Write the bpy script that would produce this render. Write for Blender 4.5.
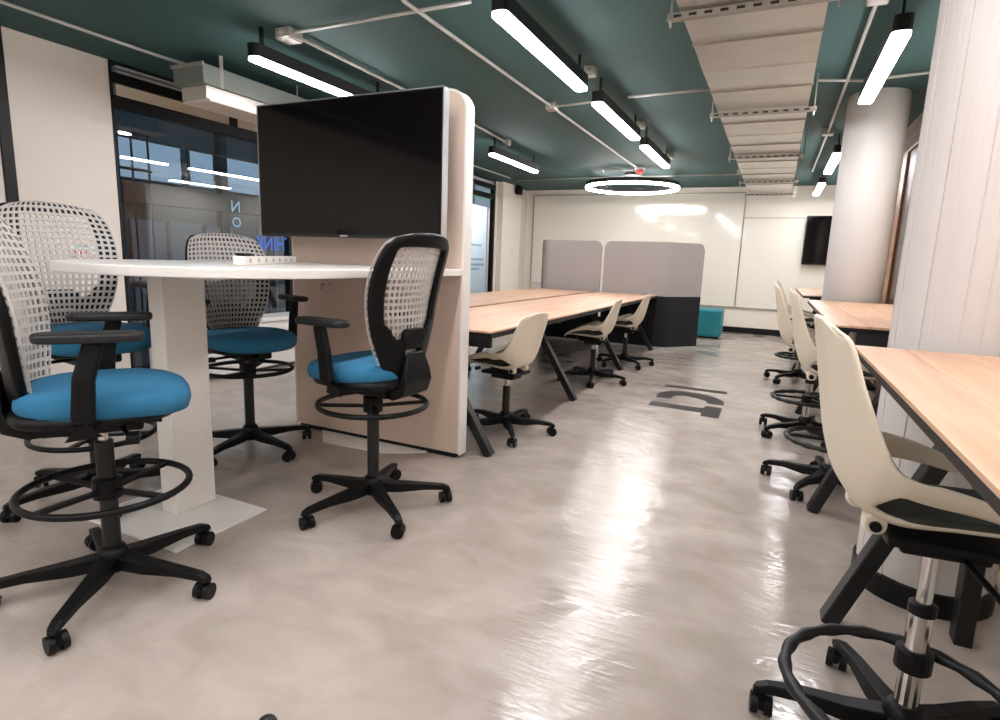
import bpy, bmesh, math, random
from mathutils import Vector, Matrix
random.seed(7)
for o in list(bpy.data.objects):
    bpy.data.objects.remove(o)
S = bpy.context.scene
COL = S.collection
PI = math.pi

# ---------------------------------------------------------------- camera, world, exposure
cam_d = bpy.data.cameras.new('camera')
cam = bpy.data.objects.new('camera', cam_d)
COL.objects.link(cam)
S.camera = cam
cam_d.sensor_fit = 'HORIZONTAL'
cam_d.sensor_width = 36.0
cam_d.lens = 574.9 / 1000 * 36.0
cam_d.clip_start = 0.05
YAW, PITCH, ROLL = (math.radians(a) for a in (25.08, 9.98, 2.08))
fw = Vector((-math.sin(YAW) * math.cos(PITCH), math.cos(YAW) * math.cos(PITCH), -math.sin(PITCH)))
r0 = Vector((math.cos(YAW), math.sin(YAW), 0))
u0 = r0.cross(fw)
rt = r0 * math.cos(ROLL) + u0 * math.sin(ROLL)
up = rt.cross(fw)
m = Matrix.Identity(4)
for i in range(3):
    m[i][0], m[i][1], m[i][2] = rt[i], up[i], -fw[i]
m[0][3], m[1][3], m[2][3] = 0, 0, 1.15
cam.matrix_world = m

W = bpy.data.worlds.new('world')
S.world = W
W.use_nodes = True
W.node_tree.nodes['Background'].inputs[0].default_value = (0.42, 0.52, 0.66, 1)
W.node_tree.nodes['Background'].inputs[1].default_value = 0.40
S.view_settings.view_transform = 'Standard'
S.view_settings.look = 'None'
S.view_settings.gamma = 1
S.view_settings.use_curve_mapping = False
S.view_settings.exposure = 0.9
LAMP = 34.0          # radiance of every LED diffuser in the room

# ---------------------------------------------------------------- materials
def lin(c):
    return tuple(((v / 255 / 12.92) if v / 255 <= 0.04045 else ((v / 255 + 0.055) / 1.055) ** 2.4) for v in c) + (1,)

MATS = {}
def mat(name, rgb, rough=0.5, metal=0.0, var=0.06, scale=8.0, bump=0.0, bscale=None, stretch=(1, 1, 1), spec=0.5, coat=0.0):
    """procedural principled material with noise-driven colour variation and fine relief"""
    if name in MATS:
        return MATS[name]
    M = bpy.data.materials.new(name)
    M.use_nodes = True
    N, L = M.node_tree.nodes, M.node_tree.links
    b = N['Principled BSDF']
    b.inputs['Roughness'].default_value = rough
    b.inputs['Metallic'].default_value = metal
    b.inputs['Specular IOR Level'].default_value = spec
    b.inputs['Coat Weight'].default_value = coat
    tc = N.new('ShaderNodeTexCoord')
    mp = N.new('ShaderNodeMapping')
    mp.inputs['Scale'].default_value = stretch
    L.new(tc.outputs['Object'], mp.inputs[0])
    nz = N.new('ShaderNodeTexNoise')
    nz.inputs['Scale'].default_value = scale
    nz.inputs['Detail'].default_value = 5
    L.new(mp.outputs[0], nz.inputs['Vector'])
    c = lin(rgb)
    mx = N.new('ShaderNodeMix')
    mx.data_type = 'RGBA'
    mx.inputs[6].default_value = tuple(v * (1 - var) for v in c[:3]) + (1,)
    mx.inputs[7].default_value = tuple(min(1, v * (1 + var)) for v in c[:3]) + (1,)
    L.new(nz.outputs['Fac'], mx.inputs[0])
    L.new(mx.outputs[2], b.inputs['Base Color'])
    if bump:
        n2 = N.new('ShaderNodeTexNoise')
        n2.inputs['Scale'].default_value = bscale or scale * 4
        n2.inputs['Detail'].default_value = 3
        L.new(mp.outputs[0], n2.inputs['Vector'])
        bp = N.new('ShaderNodeBump')
        bp.inputs['Strength'].default_value = bump
        bp.inputs['Distance'].default_value = 0.01
        L.new(n2.outputs['Fac'], bp.inputs['Height'])
        L.new(bp.outputs[0], b.inputs['Normal'])
    MATS[name] = M
    return M

def emis(name, rgb, strength):
    M = bpy.data.materials.new(name)
    M.use_nodes = True
    N, L = M.node_tree.nodes, M.node_tree.links
    N.remove(N['Principled BSDF'])
    e = N.new('ShaderNodeEmission')
    e.inputs[0].default_value = lin(rgb)
    e.inputs[1].default_value = strength
    L.new(e.outputs[0], N['Material Output'].inputs[0])
    MATS[name] = M
    return M

def floor_mat():
    M = bpy.data.materials.new('polished_concrete')
    M.use_nodes = True
    N, L = M.node_tree.nodes, M.node_tree.links
    b = N['Principled BSDF']
    tc = N.new('ShaderNodeTexCoord')
    mp = N.new('ShaderNodeMapping')
    mp.inputs['Rotation'].default_value = (0, 0, 0.35)
    mp.inputs['Scale'].default_value = (1.0, 1.35, 1)
    L.new(tc.outputs['Object'], mp.inputs[0])
    def noise(scale, detail, dist=0.0, vec=mp):
        n = N.new('ShaderNodeTexNoise')
        n.inputs['Scale'].default_value = scale
        n.inputs['Detail'].default_value = detail
        n.inputs['Distortion'].default_value = dist
        L.new(vec.outputs[0] if vec is mp else vec.outputs['Object'], n.inputs['Vector'])
        return n
    def ramp(src, p0, c0, p1, c1):
        r = N.new('ShaderNodeValToRGB')
        r.color_ramp.elements[0].position, r.color_ramp.elements[0].color = p0, c0
        r.color_ramp.elements[1].position, r.color_ramp.elements[1].color = p1, c1
        L.new(src.outputs['Fac'], r.inputs[0])
        return r
    def mul(a, b):
        x = N.new('ShaderNodeMix')
        x.data_type = 'RGBA'
        x.blend_type = 'MULTIPLY'
        x.inputs[0].default_value = 1
        L.new(a, x.inputs[6])
        L.new(b, x.inputs[7])
        return x.outputs[2]
    big = noise(1.1, 4, 0.5)                       # trowelled patches
    mid = noise(4.2, 7, 0.7)                       # cloudy mottling
    spot = noise(2.3, 2, 0.2, tc)                  # a few darker stains
    c1 = ramp(big, 0.32, lin((160, 147, 138)), 0.70, lin((184, 172, 162)))
    c2 = ramp(mid, 0.30, (0.82, 0.81, 0.80, 1), 0.66, (1.03, 1.03, 1.03, 1))
    c3 = ramp(spot, 0.22, (0.80, 0.79, 0.78, 1), 0.34, (1, 1, 1, 1))
    L.new(mul(mul(c1.outputs[0], c2.outputs[0]), c3.outputs[0]), b.inputs['Base Color'])
    rr = N.new('ShaderNodeMapRange')
    rr.inputs[1].default_value = 0.3
    rr.inputs[2].default_value = 0.7
    rr.inputs[3].default_value = 0.08
    rr.inputs[4].default_value = 0.27
    L.new(mid.outputs['Fac'], rr.inputs[0])
    L.new(rr.outputs[0], b.inputs['Roughness'])
    b.inputs['Specular IOR Level'].default_value = 0.45
    wav = noise(3.4, 3, 0.8)
    mp2 = N.new('ShaderNodeMapping')
    mp2.inputs['Rotation'].default_value = (0, 0, -0.7)
    mp2.inputs['Scale'].default_value = (3.0, 26.0, 1)
    L.new(tc.outputs['Object'], mp2.inputs[0])
    scr = N.new('ShaderNodeTexNoise')
    scr.inputs['Scale'].default_value = 2.2
    scr.inputs['Detail'].default_value = 4
    scr.inputs['Distortion'].default_value = 1.0
    L.new(mp2.outputs[0], scr.inputs['Vector'])
    bp = N.new('ShaderNodeBump')
    bp.inputs['Strength'].default_value = 0.17
    bp.inputs['Distance'].default_value = 0.035
    L.new(wav.outputs['Fac'], bp.inputs['Height'])
    bp2 = N.new('ShaderNodeBump')
    bp2.inputs['Strength'].default_value = 0.16
    bp2.inputs['Distance'].default_value = 0.01
    L.new(scr.outputs['Fac'], bp2.inputs['Height'])
    L.new(bp.outputs[0], bp2.inputs['Normal'])
    L.new(bp2.outputs[0], b.inputs['Normal'])
    MATS['floor'] = M
    return M

def wood_mat(name, c1, c2, c3):
    M = bpy.data.materials.new(name)
    M.use_nodes = True
    N, L = M.node_tree.nodes, M.node_tree.links
    b = N['Principled BSDF']
    b.inputs['Roughness'].default_value = 0.38
    tc = N.new('ShaderNodeTexCoord')
    mp = N.new('ShaderNodeMapping')
    mp.inputs['Scale'].default_value = (14, 1.0, 14)
    L.new(tc.outputs['Object'], mp.inputs[0])
    nz = N.new('ShaderNodeTexNoise')
    nz.inputs['Scale'].default_value = 1.6
    nz.inputs['Detail'].default_value = 8
    nz.inputs['Distortion'].default_value = 0.6
    L.new(mp.outputs[0], nz.inputs['Vector'])
    r = N.new('ShaderNodeValToRGB')
    e = r.color_ramp.elements
    e[0].position, e[0].color = 0.3, lin(c1)
    e[1].position, e[1].color = 0.75, lin(c3)
    e2 = e.new(0.5)
    e2.color = lin(c2)
    L.new(nz.outputs['Fac'], r.inputs[0])
    L.new(r.outputs[0], b.inputs['Base Color'])
    MATS[name] = M
    return M

def glass_mat(name, tint, refl):
    """thin architectural glass: clear see-through plus Fresnel mirror"""
    M = bpy.data.materials.new(name)
    M.use_nodes = True
    N, L = M.node_tree.nodes, M.node_tree.links
    N.remove(N['Principled BSDF'])
    t = N.new('ShaderNodeBsdfTransparent')
    t.inputs[0].default_value = lin(tint)
    g = N.new('ShaderNodeBsdfGlossy')
    g.inputs['Roughness'].default_value = 0.01
    lw = N.new('ShaderNodeLayerWeight')       # Schlick: works alike from both sides of the pane
    lw.inputs[0].default_value = 0.5
    pw = N.new('ShaderNodeMath')
    pw.operation = 'POWER'
    pw.inputs[1].default_value = 5.0
    L.new(lw.outputs['Facing'], pw.inputs[0])
    f = N.new('ShaderNodeMath')
    f.operation = 'MULTIPLY_ADD'
    f.inputs[1].default_value = 0.9
    f.inputs[2].default_value = refl
    L.new(pw.outputs[0], f.inputs[0])
    x = N.new('ShaderNodeMixShader')
    L.new(f.outputs[0], x.inputs[0])
    L.new(t.outputs[0], x.inputs[1])
    L.new(g.outputs[0], x.inputs[2])
    L.new(x.outputs[0], N['Material Output'].inputs[0])
    MATS[name] = M
    return M

def brick_mat():
    M = bpy.data.materials.new('grey_brick')
    M.use_nodes = True
    N, L = M.node_tree.nodes, M.node_tree.links
    b = N['Principled BSDF']
    b.inputs['Roughness'].default_value = 0.85
    tc = N.new('ShaderNodeTexCoord')
    mp = N.new('ShaderNodeMapping')
    mp.inputs['Rotation'].default_value = (PI / 2, 0, PI / 2)
    L.new(tc.outputs['Object'], mp.inputs[0])
    k = N.new('ShaderNodeTexBrick')
    k.inputs['Scale'].default_value = 4
    k.inputs['Color1'].default_value = lin((120, 104, 100))
    k.inputs['Color2'].default_value = lin((140, 125, 120))
    k.inputs['Mortar'].default_value = lin((165, 158, 155))
    L.new(mp.outputs[0], k.inputs['Vector'])
    L.new(k.outputs[0], b.inputs['Base Color'])
    MATS['brick'] = M
    return M

floor_mat()
brick_mat()
wood_mat('oak', (186, 142, 112), (204, 161, 131), (216, 178, 149))
wood_mat('door_wood', (120, 76, 42), (142, 94, 54), (160, 110, 66))
wood_mat('dark_wood', (52, 26, 18), (64, 34, 24), (76, 42, 30))
glass_mat('glass', (235, 242, 244), 0.085)
mat('ceiling', (44, 78, 77), 0.75, var=0.10, scale=1.2, bump=0.15, bscale=30)
mat('wall', (232, 225, 213), 0.7, var=0.03, scale=2, bump=0.05, bscale=60)
mat('wall_panel', (220, 211, 201), 0.55, var=0.02, scale=1)
mat('white_gloss', (232, 227, 216), 0.10, var=0.015, scale=1)
mat('black_frame', (9, 9, 10), 0.45, spec=0.3)
mat('black_plastic', (8, 8, 9), 0.45, var=0.1, scale=20, bump=0.04, bscale=200, spec=0.22)
mat('black_metal', (10, 10, 11), 0.4, var=0.1, scale=20)
mat('rubber', (13, 13, 14), 0.5, var=0.1, scale=30)
mat('blue_fabric', (34, 106, 142), 0.85, var=0.08, scale=60, bump=0.3, bscale=600)
mat('lattice', (186, 180, 175), 0.5, var=0.03)
mat('cream', (214, 202, 182), 0.42, var=0.025, scale=4)
mat('green_pad', (50, 54, 48), 0.9, var=0.1, scale=60, bump=0.3, bscale=500)
mat('chrome', (205, 203, 200), 0.16, 1.0, var=0.03)
mat('white_lam', (227, 222, 216), 0.28, var=0.012, scale=2)
mat('beige_lam', (206, 184, 168), 0.42, var=0.03, scale=3, stretch=(6, 6, 1))
mat('grey_felt', (162, 154, 151), 0.95, var=0.04, scale=80, bump=0.25, bscale=500)
mat('dark_felt', (24, 24, 26), 0.95, var=0.08, scale=80, bump=0.25, bscale=500)
mat('teal_vinyl', (24, 122, 134), 0.5, var=0.06, scale=6)
mat('galv', (205, 202, 195), 0.33, 0.7, var=0.14, scale=3, bump=0.12, bscale=5, stretch=(1, 2.5, 1))
mat('strut', (165, 160, 152), 0.4, 0.8, var=0.1, scale=20)
mat('conduit', (176, 176, 170), 0.45, 0.2, var=0.05)
mat('concrete_white', (198, 191, 187), 0.75, var=0.06, scale=3, bump=0.25, bscale=14, stretch=(5, 5, 0.5))
mat('plaster_grey', (208, 205, 202), 0.6, var=0.04, scale=2)
mat('tv_screen', (7, 4, 5), 0.08, var=0.02, spec=0.3)
mat('tv_bezel', (22, 22, 24), 0.25)
mat('silver', (188, 188, 190), 0.3, 0.9)
mat('vinyl_mark', (26, 21, 21), 0.45, var=0.1, scale=8, spec=0.25)
mat('red_print', (200, 62, 66), 0.6)
mat('green_print', (150, 196, 186), 0.6)
mat('blue_vinyl', (70, 118, 214), 0.5)
mat('pale_blue_vinyl', (150, 190, 220), 0.5)
mat('yellow', (206, 160, 40), 0.4)
mat('facade', (78, 88, 98), 0.8, var=0.15, scale=1.5)
mat('facade_dark', (34, 38, 44), 0.7, var=0.15, scale=2)
mat('facade_blue', (104, 124, 146), 0.5, var=0.12, scale=1)
mat('asphalt', (70, 70, 72), 0.9, var=0.15, scale=5)
mat('poster', (228, 232, 234), 0.6, var=0.02)
mat('poster_text', (150, 164, 176), 0.6)
mat('pink_strip', (214, 176, 168), 0.6)
mat('red_plastic', (190, 70, 62), 0.5)
emis('led', (252, 250, 253), LAMP)
emis('led_ring', (255, 250, 246), LAMP * 0.9)
emis('pale_window', (150, 172, 196), 0.55)
emis('green_tube', (70, 200, 140), 0.7)

# ---------------------------------------------------------------- mesh helpers
def link(o, parent=None):
    COL.objects.link(o)
    if parent is not None:
        o.parent = parent
    return o

def obj(name, bm, material, parent=None, smooth=False, bevel=0.0, seg=2, solid=None, sub=0):
    me = bpy.data.meshes.new(name)
    bmesh.ops.recalc_face_normals(bm, faces=bm.faces)
    bm.to_mesh(me)
    bm.free()
    me.materials.append(MATS[material])
    if smooth:
        for p in me.polygons:
            p.use_smooth = True
    o = bpy.data.objects.new(name, me)
    link(o, parent)
    if solid:
        md = o.modifiers.new('solid', 'SOLIDIFY')
        md.thickness = solid[0]
        md.offset = solid[1]
    if bevel:
        md = o.modifiers.new('bevel', 'BEVEL')
        md.width = bevel
        md.segments = seg
        md.limit_method = 'ANGLE'
        md.angle_limit = math.radians(40)
    if sub:
        md = o.modifiers.new('sub', 'SUBSURF')
        md.levels = sub
        md.render_levels = sub
    return o

def thing(name, label, cat, loc=(0, 0, 0), rz=0.0, group=None):
    o = bpy.data.objects.new(name, None)
    o.empty_display_size = 0.1
    link(o)
    o.location = loc
    o.rotation_euler = (0, 0, rz)
    return tag(o, label, cat, group)

def tag(o, label, cat, group=None):
    o['label'] = label
    o['category'] = cat
    if group:
        o['group'] = group
    return o

def struct(o, label=None):
    o['kind'] = 'structure'
    if label:
        o['label'] = label
    return o

def dup(root, loc, rz, label, group=None):
    r = root.copy()
    COL.objects.link(r)
    r.location = loc
    r.rotation_euler = (0, 0, rz)
    r['label'] = label
    if group:
        r['group'] = group
    for ch in list(root.children):
        c = ch.copy()
        COL.objects.link(c)
        c.parent = r
        for g in ch.children:
            d = g.copy()
            COL.objects.link(d)
            d.parent = c
    return r

def B():
    return bmesh.new()

def box(bm, x0, x1, y0, y1, z0, z1, M=None):
    vs = [bm.verts.new((x, y, z)) for x in (x0, x1) for y in (y0, y1) for z in (z0, z1)]
    for f in ((0, 1, 3, 2), (4, 6, 7, 5), (0, 4, 5, 1), (2, 3, 7, 6), (0, 2, 6, 4), (1, 5, 7, 3)):
        bm.faces.new([vs[i] for i in f])
    if M is not None:
        for v in vs:
            v.co = M @ v.co
    return bm

def ring_frame(d):
    d = Vector(d).normalized()
    a = Vector((0, 0, 1)) if abs(d.z) < 0.9 else Vector((1, 0, 0))
    x = d.cross(a).normalized()
    return x, x.cross(d).normalized()

def tube(bm, pts, r, n=10, closed=False, caps=True):
    pts = [Vector(p) for p in pts]
    N = len(pts)
    rs = r if isinstance(r, (list, tuple)) else [r] * N
    rings = []
    px = None
    for i, p in enumerate(pts):
        if closed:
            d = (pts[(i + 1) % N] - pts[i - 1])
        else:
            d = pts[min(i + 1, N - 1)] - pts[max(i - 1, 0)]
        d.normalize()
        if px is None:
            x, y = ring_frame(d)
        else:
            x = (px - d * px.dot(d)).normalized()
            y = x.cross(d).normalized()
        px = x
        rings.append([bm.verts.new(p + (x * math.cos(2 * PI * k / n) + y * math.sin(2 * PI * k / n)) * rs[i]) for k in range(n)])
    for i in range(N if closed else N - 1):
        a, b = rings[i], rings[(i + 1) % N]
        for k in range(n):
            bm.faces.new((a[k], a[(k + 1) % n], b[(k + 1) % n], b[k]))
    if caps and not closed:
        bm.faces.new(rings[0][::-1])
        bm.faces.new(rings[-1])
    return bm

def beam(bm, pts, w, h, upv=(0, 0, 1)):
    """rectangular section swept along pts; w, h scalars or lists"""
    pts = [Vector(p) for p in pts]
    N = len(pts)
    ws = w if isinstance(w, (list, tuple)) else [w] * N
    hs = h if isinstance(h, (list, tuple)) else [h] * N
    rings = []
    for i, p in enumerate(pts):
        d = (pts[min(i + 1, N - 1)] - pts[max(i - 1, 0)]).normalized()
        s = d.cross(Vector(upv)).normalized()
        t = s.cross(d).normalized()
        rings.append([bm.verts.new(p + s * a * ws[i] / 2 + t * b * hs[i] / 2) for a, b in ((-1, -1), (1, -1), (1, 1), (-1, 1))])
    for i in range(N - 1):
        for k in range(4):
            bm.faces.new((rings[i][k], rings[i][(k + 1) % 4], rings[i + 1][(k + 1) % 4], rings[i + 1][k]))
    bm.faces.new(rings[0][::-1])
    bm.faces.new(rings[-1])
    return bm

def lathe(bm, prof, n=24, c=(0, 0, 0)):
    rings = []
    for r, z in prof:
        if r < 1e-6:
            rings.append([bm.verts.new((c[0], c[1], c[2] + z))])
        else:
            rings.append([bm.verts.new((c[0] + r * math.cos(2 * PI * k / n), c[1] + r * math.sin(2 * PI * k / n), c[2] + z)) for k in range(n)])
    for a, b in zip(rings, rings[1:]):
        for k in range(n):
            j = (k + 1) % n
            if len(a) == 1 and len(b) == 1:
                continue
            if len(a) == 1:
                bm.faces.new((a[0], b[j], b[k]))
            elif len(b) == 1:
                bm.faces.new((a[k], a[j], b[0]))
            else:
                bm.faces.new((a[k], a[j], b[j], b[k]))
    closed = prof[0] == prof[-1]
    for e in (rings[0], rings[-1]):
        if len(e) > 1 and not closed:
            bm.faces.new(e)
    return bm

def prism(bm, poly, z0, z1, f=lambda a, b, c: (a, b, c)):
    lo = [bm.verts.new(f(x, y, z0)) for x, y in poly]
    hi = [bm.verts.new(f(x, y, z1)) for x, y in poly]
    n = len(poly)
    bm.faces.new(lo[::-1])
    bm.faces.new(hi)
    for k in range(n):
        bm.faces.new((lo[k], lo[(k + 1) % n], hi[(k + 1) % n], hi[k]))
    return bm

def rrect(x0, x1, y0, y1, r, n=6, corners=(1, 1, 1, 1)):
    """rounded rectangle; corners order: (x0,y0) (x1,y0) (x1,y1) (x0,y1)"""
    out = []
    for (cx, cy, a0, on, qx, qy) in ((x0 + r, y0 + r, PI, corners[0], x0, y0), (x1 - r, y0 + r, 1.5 * PI, corners[1], x1, y0),
                                    (x1 - r, y1 - r, 0, corners[2], x1, y1), (x0 + r, y1 - r, PI / 2, corners[3], x0, y1)):
        if not on:
            out.append((qx, qy))
            continue
        for k in range(n + 1):
            a = a0 + PI / 2 * k / n
            out.append((cx + r * math.cos(a), cy + r * math.sin(a)))
    return out

def lerp_tab(tab, t):
    """smooth (monotone cubic-ish) interpolation of [(t, v...)]"""
    for i in range(len(tab) - 1):
        if t <= tab[i + 1][0] or i == len(tab) - 2:
            a, b = tab[i], tab[i + 1]
            p = tab[max(i - 1, 0)]
            q = tab[min(i + 2, len(tab) - 1)]
            h = b[0] - a[0]
            s = (t - a[0]) / h
            out = []
            for k in range(1, len(a)):
                m0 = (b[k] - p[k]) / (b[0] - p[0])
                m1 = (q[k] - a[k]) / (q[0] - a[0])
                out.append((2 * s**3 - 3 * s**2 + 1) * a[k] + (s**3 - 2 * s**2 + s) * h * m0 + (-2 * s**3 + 3 * s**2) * b[k] + (s**3 - s**2) * h * m1)
            return out

# ---------------------------------------------------------------- the room
XL, XR, YB, YF, ZC = -4.7, 1.0, 11.05, -3.6, 2.52
o = obj('floor', box(B(), XL - 0.1, XR + 0.1, YF, YB + 0.1, -0.1, 0), 'floor')
struct(o)
struct(obj('ceiling', box(B(), XL - 0.1, XR + 0.1, YF, YB + 0.1, ZC, ZC + 0.12), 'ceiling'))
struct(obj('wall_back', box(B(), XL - 0.1, XR + 0.1, YB, YB + 0.1, 0, ZC), 'wall'))
struct(obj('wall_front', box(B(), XL - 0.1, XR + 0.1, YF - 0.1, YF, 0, ZC), 'wall'))
struct(obj('baseboard_back', box(B(), XL, XR, YB - 0.02, YB, 0, 0.105), 'black_frame', bevel=0.004))
# right wall with the brick strip and the wooden door beyond the columns
wr = struct(obj('wall_right', box(B(), XR, XR + 0.1, YF, YB, 0, ZC), 'wall'))
obj('brick_facing', box(B(), XR - 0.015, XR, 5.3, 7.6, 2.27, ZC), 'brick', wr)
dr = struct(obj('door_1', box(B(), XR - 0.03, XR, 5.5, 6.42, 0.01, 2.22), 'dark_wood', bevel=0.004))
for q in ((6.42, 6.93, 0.01, 2.25), (5.42, 5.5, 0.01, 2.25), (5.5, 6.42, 2.22, 2.25)):
    obj('door_frame', box(B(), XR - 0.05, XR, *q), 'door_wood', dr, bevel=0.004)
bm = B()
tube(bm, [(XR - 0.03, 5.6, 1.0), (XR - 0.08, 5.6, 1.0), (XR - 0.08, 5.72, 1.0)], 0.009, 8)
obj('door_handle', bm, 'silver', dr, smooth=True)

# left wall: white panels, glazed bays, white pier at the back
wl = B()
box(wl, XL - 0.1, XL, YF, 2.165, 0, ZC)
box(wl, XL - 0.1, XL, 2.235, 2.905, 0, ZC)
box(wl, XL - 0.1, XL, 9.62, YB, 0, ZC)
box(wl, XL - 0.1, XL, 2.905, 9.62, 0, 0.10)
wl = struct(obj('wall_left', wl, 'wall_panel', bevel=0.004))
obj('top_rail', box(B(), XL - 0.08, XL - 0.005, 2.907, 9.618, 2.49, ZC), 'black_frame', wl)
tr = obj('panel_joint', box(B(), XL - 0.08, XL + 0.012, 2.165, 2.235, 0, ZC), 'black_frame', wl, bevel=0.004)
pier = obj('pier', rrect and box(B(), XL, XL + 0.10, 9.72, 10.55, 0, ZC), 'wall', wl, bevel=0.01)

wn = B()
for y in (2.935, 4.68, 6.3, 7.95, 9.56):
    box(wn, XL - 0.07, XL + 0.006, y - (0.03 if y > 3 else 0.028), y + (0.03 if y > 3 else -0.012), 0.1, 2.49)
for z0, z1 in ((0.1, 0.15), (2.19, 2.275), (2.365, 2.44)):
    box(wn, XL - 0.07, XL + 0.01, 2.905, 9.59, z0, z1)
for y in (4.02, 5.5, 7.1):
    box(wn, XL - 0.07, XL + 0.01, y - 0.035, y + 0.035, 2.275, 2.44)
win = struct(obj('window_1', wn, 'black_frame', bevel=0.003))
ys = (2.935, 4.68, 6.3, 7.95, 9.56)
for a, b in zip(ys, ys[1:]):
    obj('pane', box(B(), XL - 0.04, XL - 0.03, a + 0.03, b - 0.03, 0.15, 2.19), 'glass', win)
mat('cream_panel', (216, 204, 182), 0.5, var=0.03)
cy = (2.965, 3.985, 4.055, 4.25, 4.45, 4.65, 4.71, 5.465, 5.535, 6.27, 6.33, 7.065, 7.135, 7.92, 7.98, 9.53)
for a, b in ((2.965, 3.985), (4.055, 4.245), (4.25, 4.445), (4.45, 4.65), (4.71, 5.465), (5.535, 6.27), (6.33, 7.065), (7.135, 7.92)):
    obj('transom_panel', box(B(), XL - 0.05, XL - 0.02, a, b, 2.275, 2.365), 'cream_panel', win)
obj('pane', box(B(), XL - 0.04, XL - 0.03, 7.98, 9.53, 2.275, 2.365), 'glass', win)
bm = B()
for z0, z1 in ((2.44, 2.455), (2.475, 2.49)):
    box(bm, XL - 0.03, XL + 0.02, 2.95, 9.5, z0, z1)
obj('blind_rail', bm, 'conduit', win)

# low white ledge under the glazing
t = thing('window_ledge', 'low white ledge running along the floor under the big dark window', 'ledge', (XL + 0.16, 6.25, 0))
obj('ledge_top', box(B(), -0.15, 0.16, -3.2, 3.2, 0.47, 0.51), 'white_lam', t, bevel=0.004)
for k in range(4):
    obj('front_panel', box(B(), 0.115, 0.14, -3.2 + 1.6 * k + 0.004, -3.2 + 1.6 * (k + 1) - 0.004, 0.03, 0.47), 'white_lam', t, bevel=0.003)
    obj('support', box(B(), -0.14, 0.115, -3.2 + 1.6 * k, -3.2 + 1.6 * k + 0.02, 0.0, 0.47), 'white_lam', t)

# lettering on the glass and signs on the left wall
def text_obj(name, body, size, material, M, parent=None, extrude=0.001, bold=0.0):
    cu = bpy.data.curves.new(name, 'FONT')
    cu.body = body
    cu.size = size
    cu.extrude = extrude
    cu.offset = bold
    tmp = bpy.data.objects.new(name + '_tmp', cu)
    COL.objects.link(tmp)
    dg = bpy.context.evaluated_depsgraph_get()
    me = bpy.data.meshes.new_from_object(tmp.evaluated_get(dg))
    bpy.data.objects.remove(tmp)
    me.transform(M)
    me.materials.clear()
    me.materials.append(MATS[material])
    return link(bpy.data.objects.new(name, me), parent)

def RX(y, z, mirror=True, sx=1.0):
    # text plane on the X = const wall; mirror -> reads correctly from outside
    s = -1 if mirror else 1
    return Matrix(((0, 0, 1, 0), (s * sx, 0, 0, y), (0, 1, 0, z), (0, 0, 0, 1)))

o = text_obj('window_lettering', 'THINK', 0.20, 'blue_vinyl', RX(4.72, 1.15, True, 0.80), bold=0.004)
o.location.x = XL - 0.028
tag(o, 'blue letters THINK stuck on the window glass, reversed from inside', 'lettering')
o = text_obj('window_lettering', 'N', 0.15, 'pale_blue_vinyl', RX(4.08, 1.50, True))
o.location.x = XL - 0.028
tag(o, 'pale blue reversed letter N on the window glass above the letter O', 'lettering')
o = text_obj('window_lettering', 'O', 0.13, 'pale_blue_vinyl', RX(4.08, 1.36, True))
o.location.x = XL - 0.028
tag(o, 'pale blue letter O on the window glass under the letter N', 'lettering')

t = thing('wall_sign', 'small sign in red letters on the white panel behind the mesh stool', 'sign', (XL + 0.004, 2.6, 1.085))
o = obj('backing', box(B(), -0.003, 0.001, -0.085, 0.085, -0.045, 0.06), 'poster', t)
text_obj('red_letters', 'EXTRA', 0.078, 'red_print', Matrix.Translation((0.002, -0.085, -0.035)) @ Matrix(((0, 0, 1, 0), (0.68, 0, 0, 0), (0, 1.0, 0, 0), (0, 0, 0, 1))), t, bold=0.0035)
obj('green_line', box(B(), 0.001, 0.003, -0.05, 0.05, 0.036, 0.052), 'green_print', t)

# ---------------------------------------------------------------- outside the window (dusk)
struct(obj('ground', box(B(), -14, XL - 0.1, -4, 18, -0.25, -0.12), 'asphalt'))
t = thing('facade_building', 'dark building across the street with pale blue upper windows', 'building', (-8, 6, 0))
obj('wall', box(B(), -0.3, 0, -7, 9, -0.12, 5.2), 'facade', t)
for a, b in ((-1.05, -0.12), (-0.02, 0.42), (0.62, 1.3), (1.55, 2.4)):
    w = obj('window', box(B(), 0.0, 0.03, a, b, 2.02, 2.58), 'facade_dark', t)
    obj('pane', box(B(), 0.03, 0.036, a + 0.03, b - 0.03, 2.05, 2.55), 'pale_window', w)
for a, b in ((-1.9, -1.25), (-0.95, -0.45), (-0.38, 0.12), (0.2, 0.7), (1.2, 1.6), (2.2, 2.9)):
    obj('panel', box(B(), 0.0, 0.05, a, b, 0.1, 1.5), 'facade_blue', t, bevel=0.01)
obj('cornice', box(B(), 0.0, 0.15, -7, 9, 1.72, 1.98), 'facade_dark', t)
for y in (-1.15, 0.52, 1.42, 2.5):
    obj('pillar', box(B(), 0.0, 0.12, y - 0.06, y + 0.06, -0.12, 5.2), 'facade_dark', t)
t = thing('railing', 'black metal railing outside the window with upright bars', 'railing', (-7.0, 4.4, 0))
for z in (2.04, 2.45):
    obj('rail', tube(B(), [(0, -0.5, z), (0, 0.35, z)], 0.018, 6), 'black_metal', t)
for k in range(5):
    obj('upright', tube(B(), [(0, -0.48 + 0.2 * k, -0.12), (0, -0.48 + 0.2 * k, 2.46)], 0.014, 6), 'black_metal', t)
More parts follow.
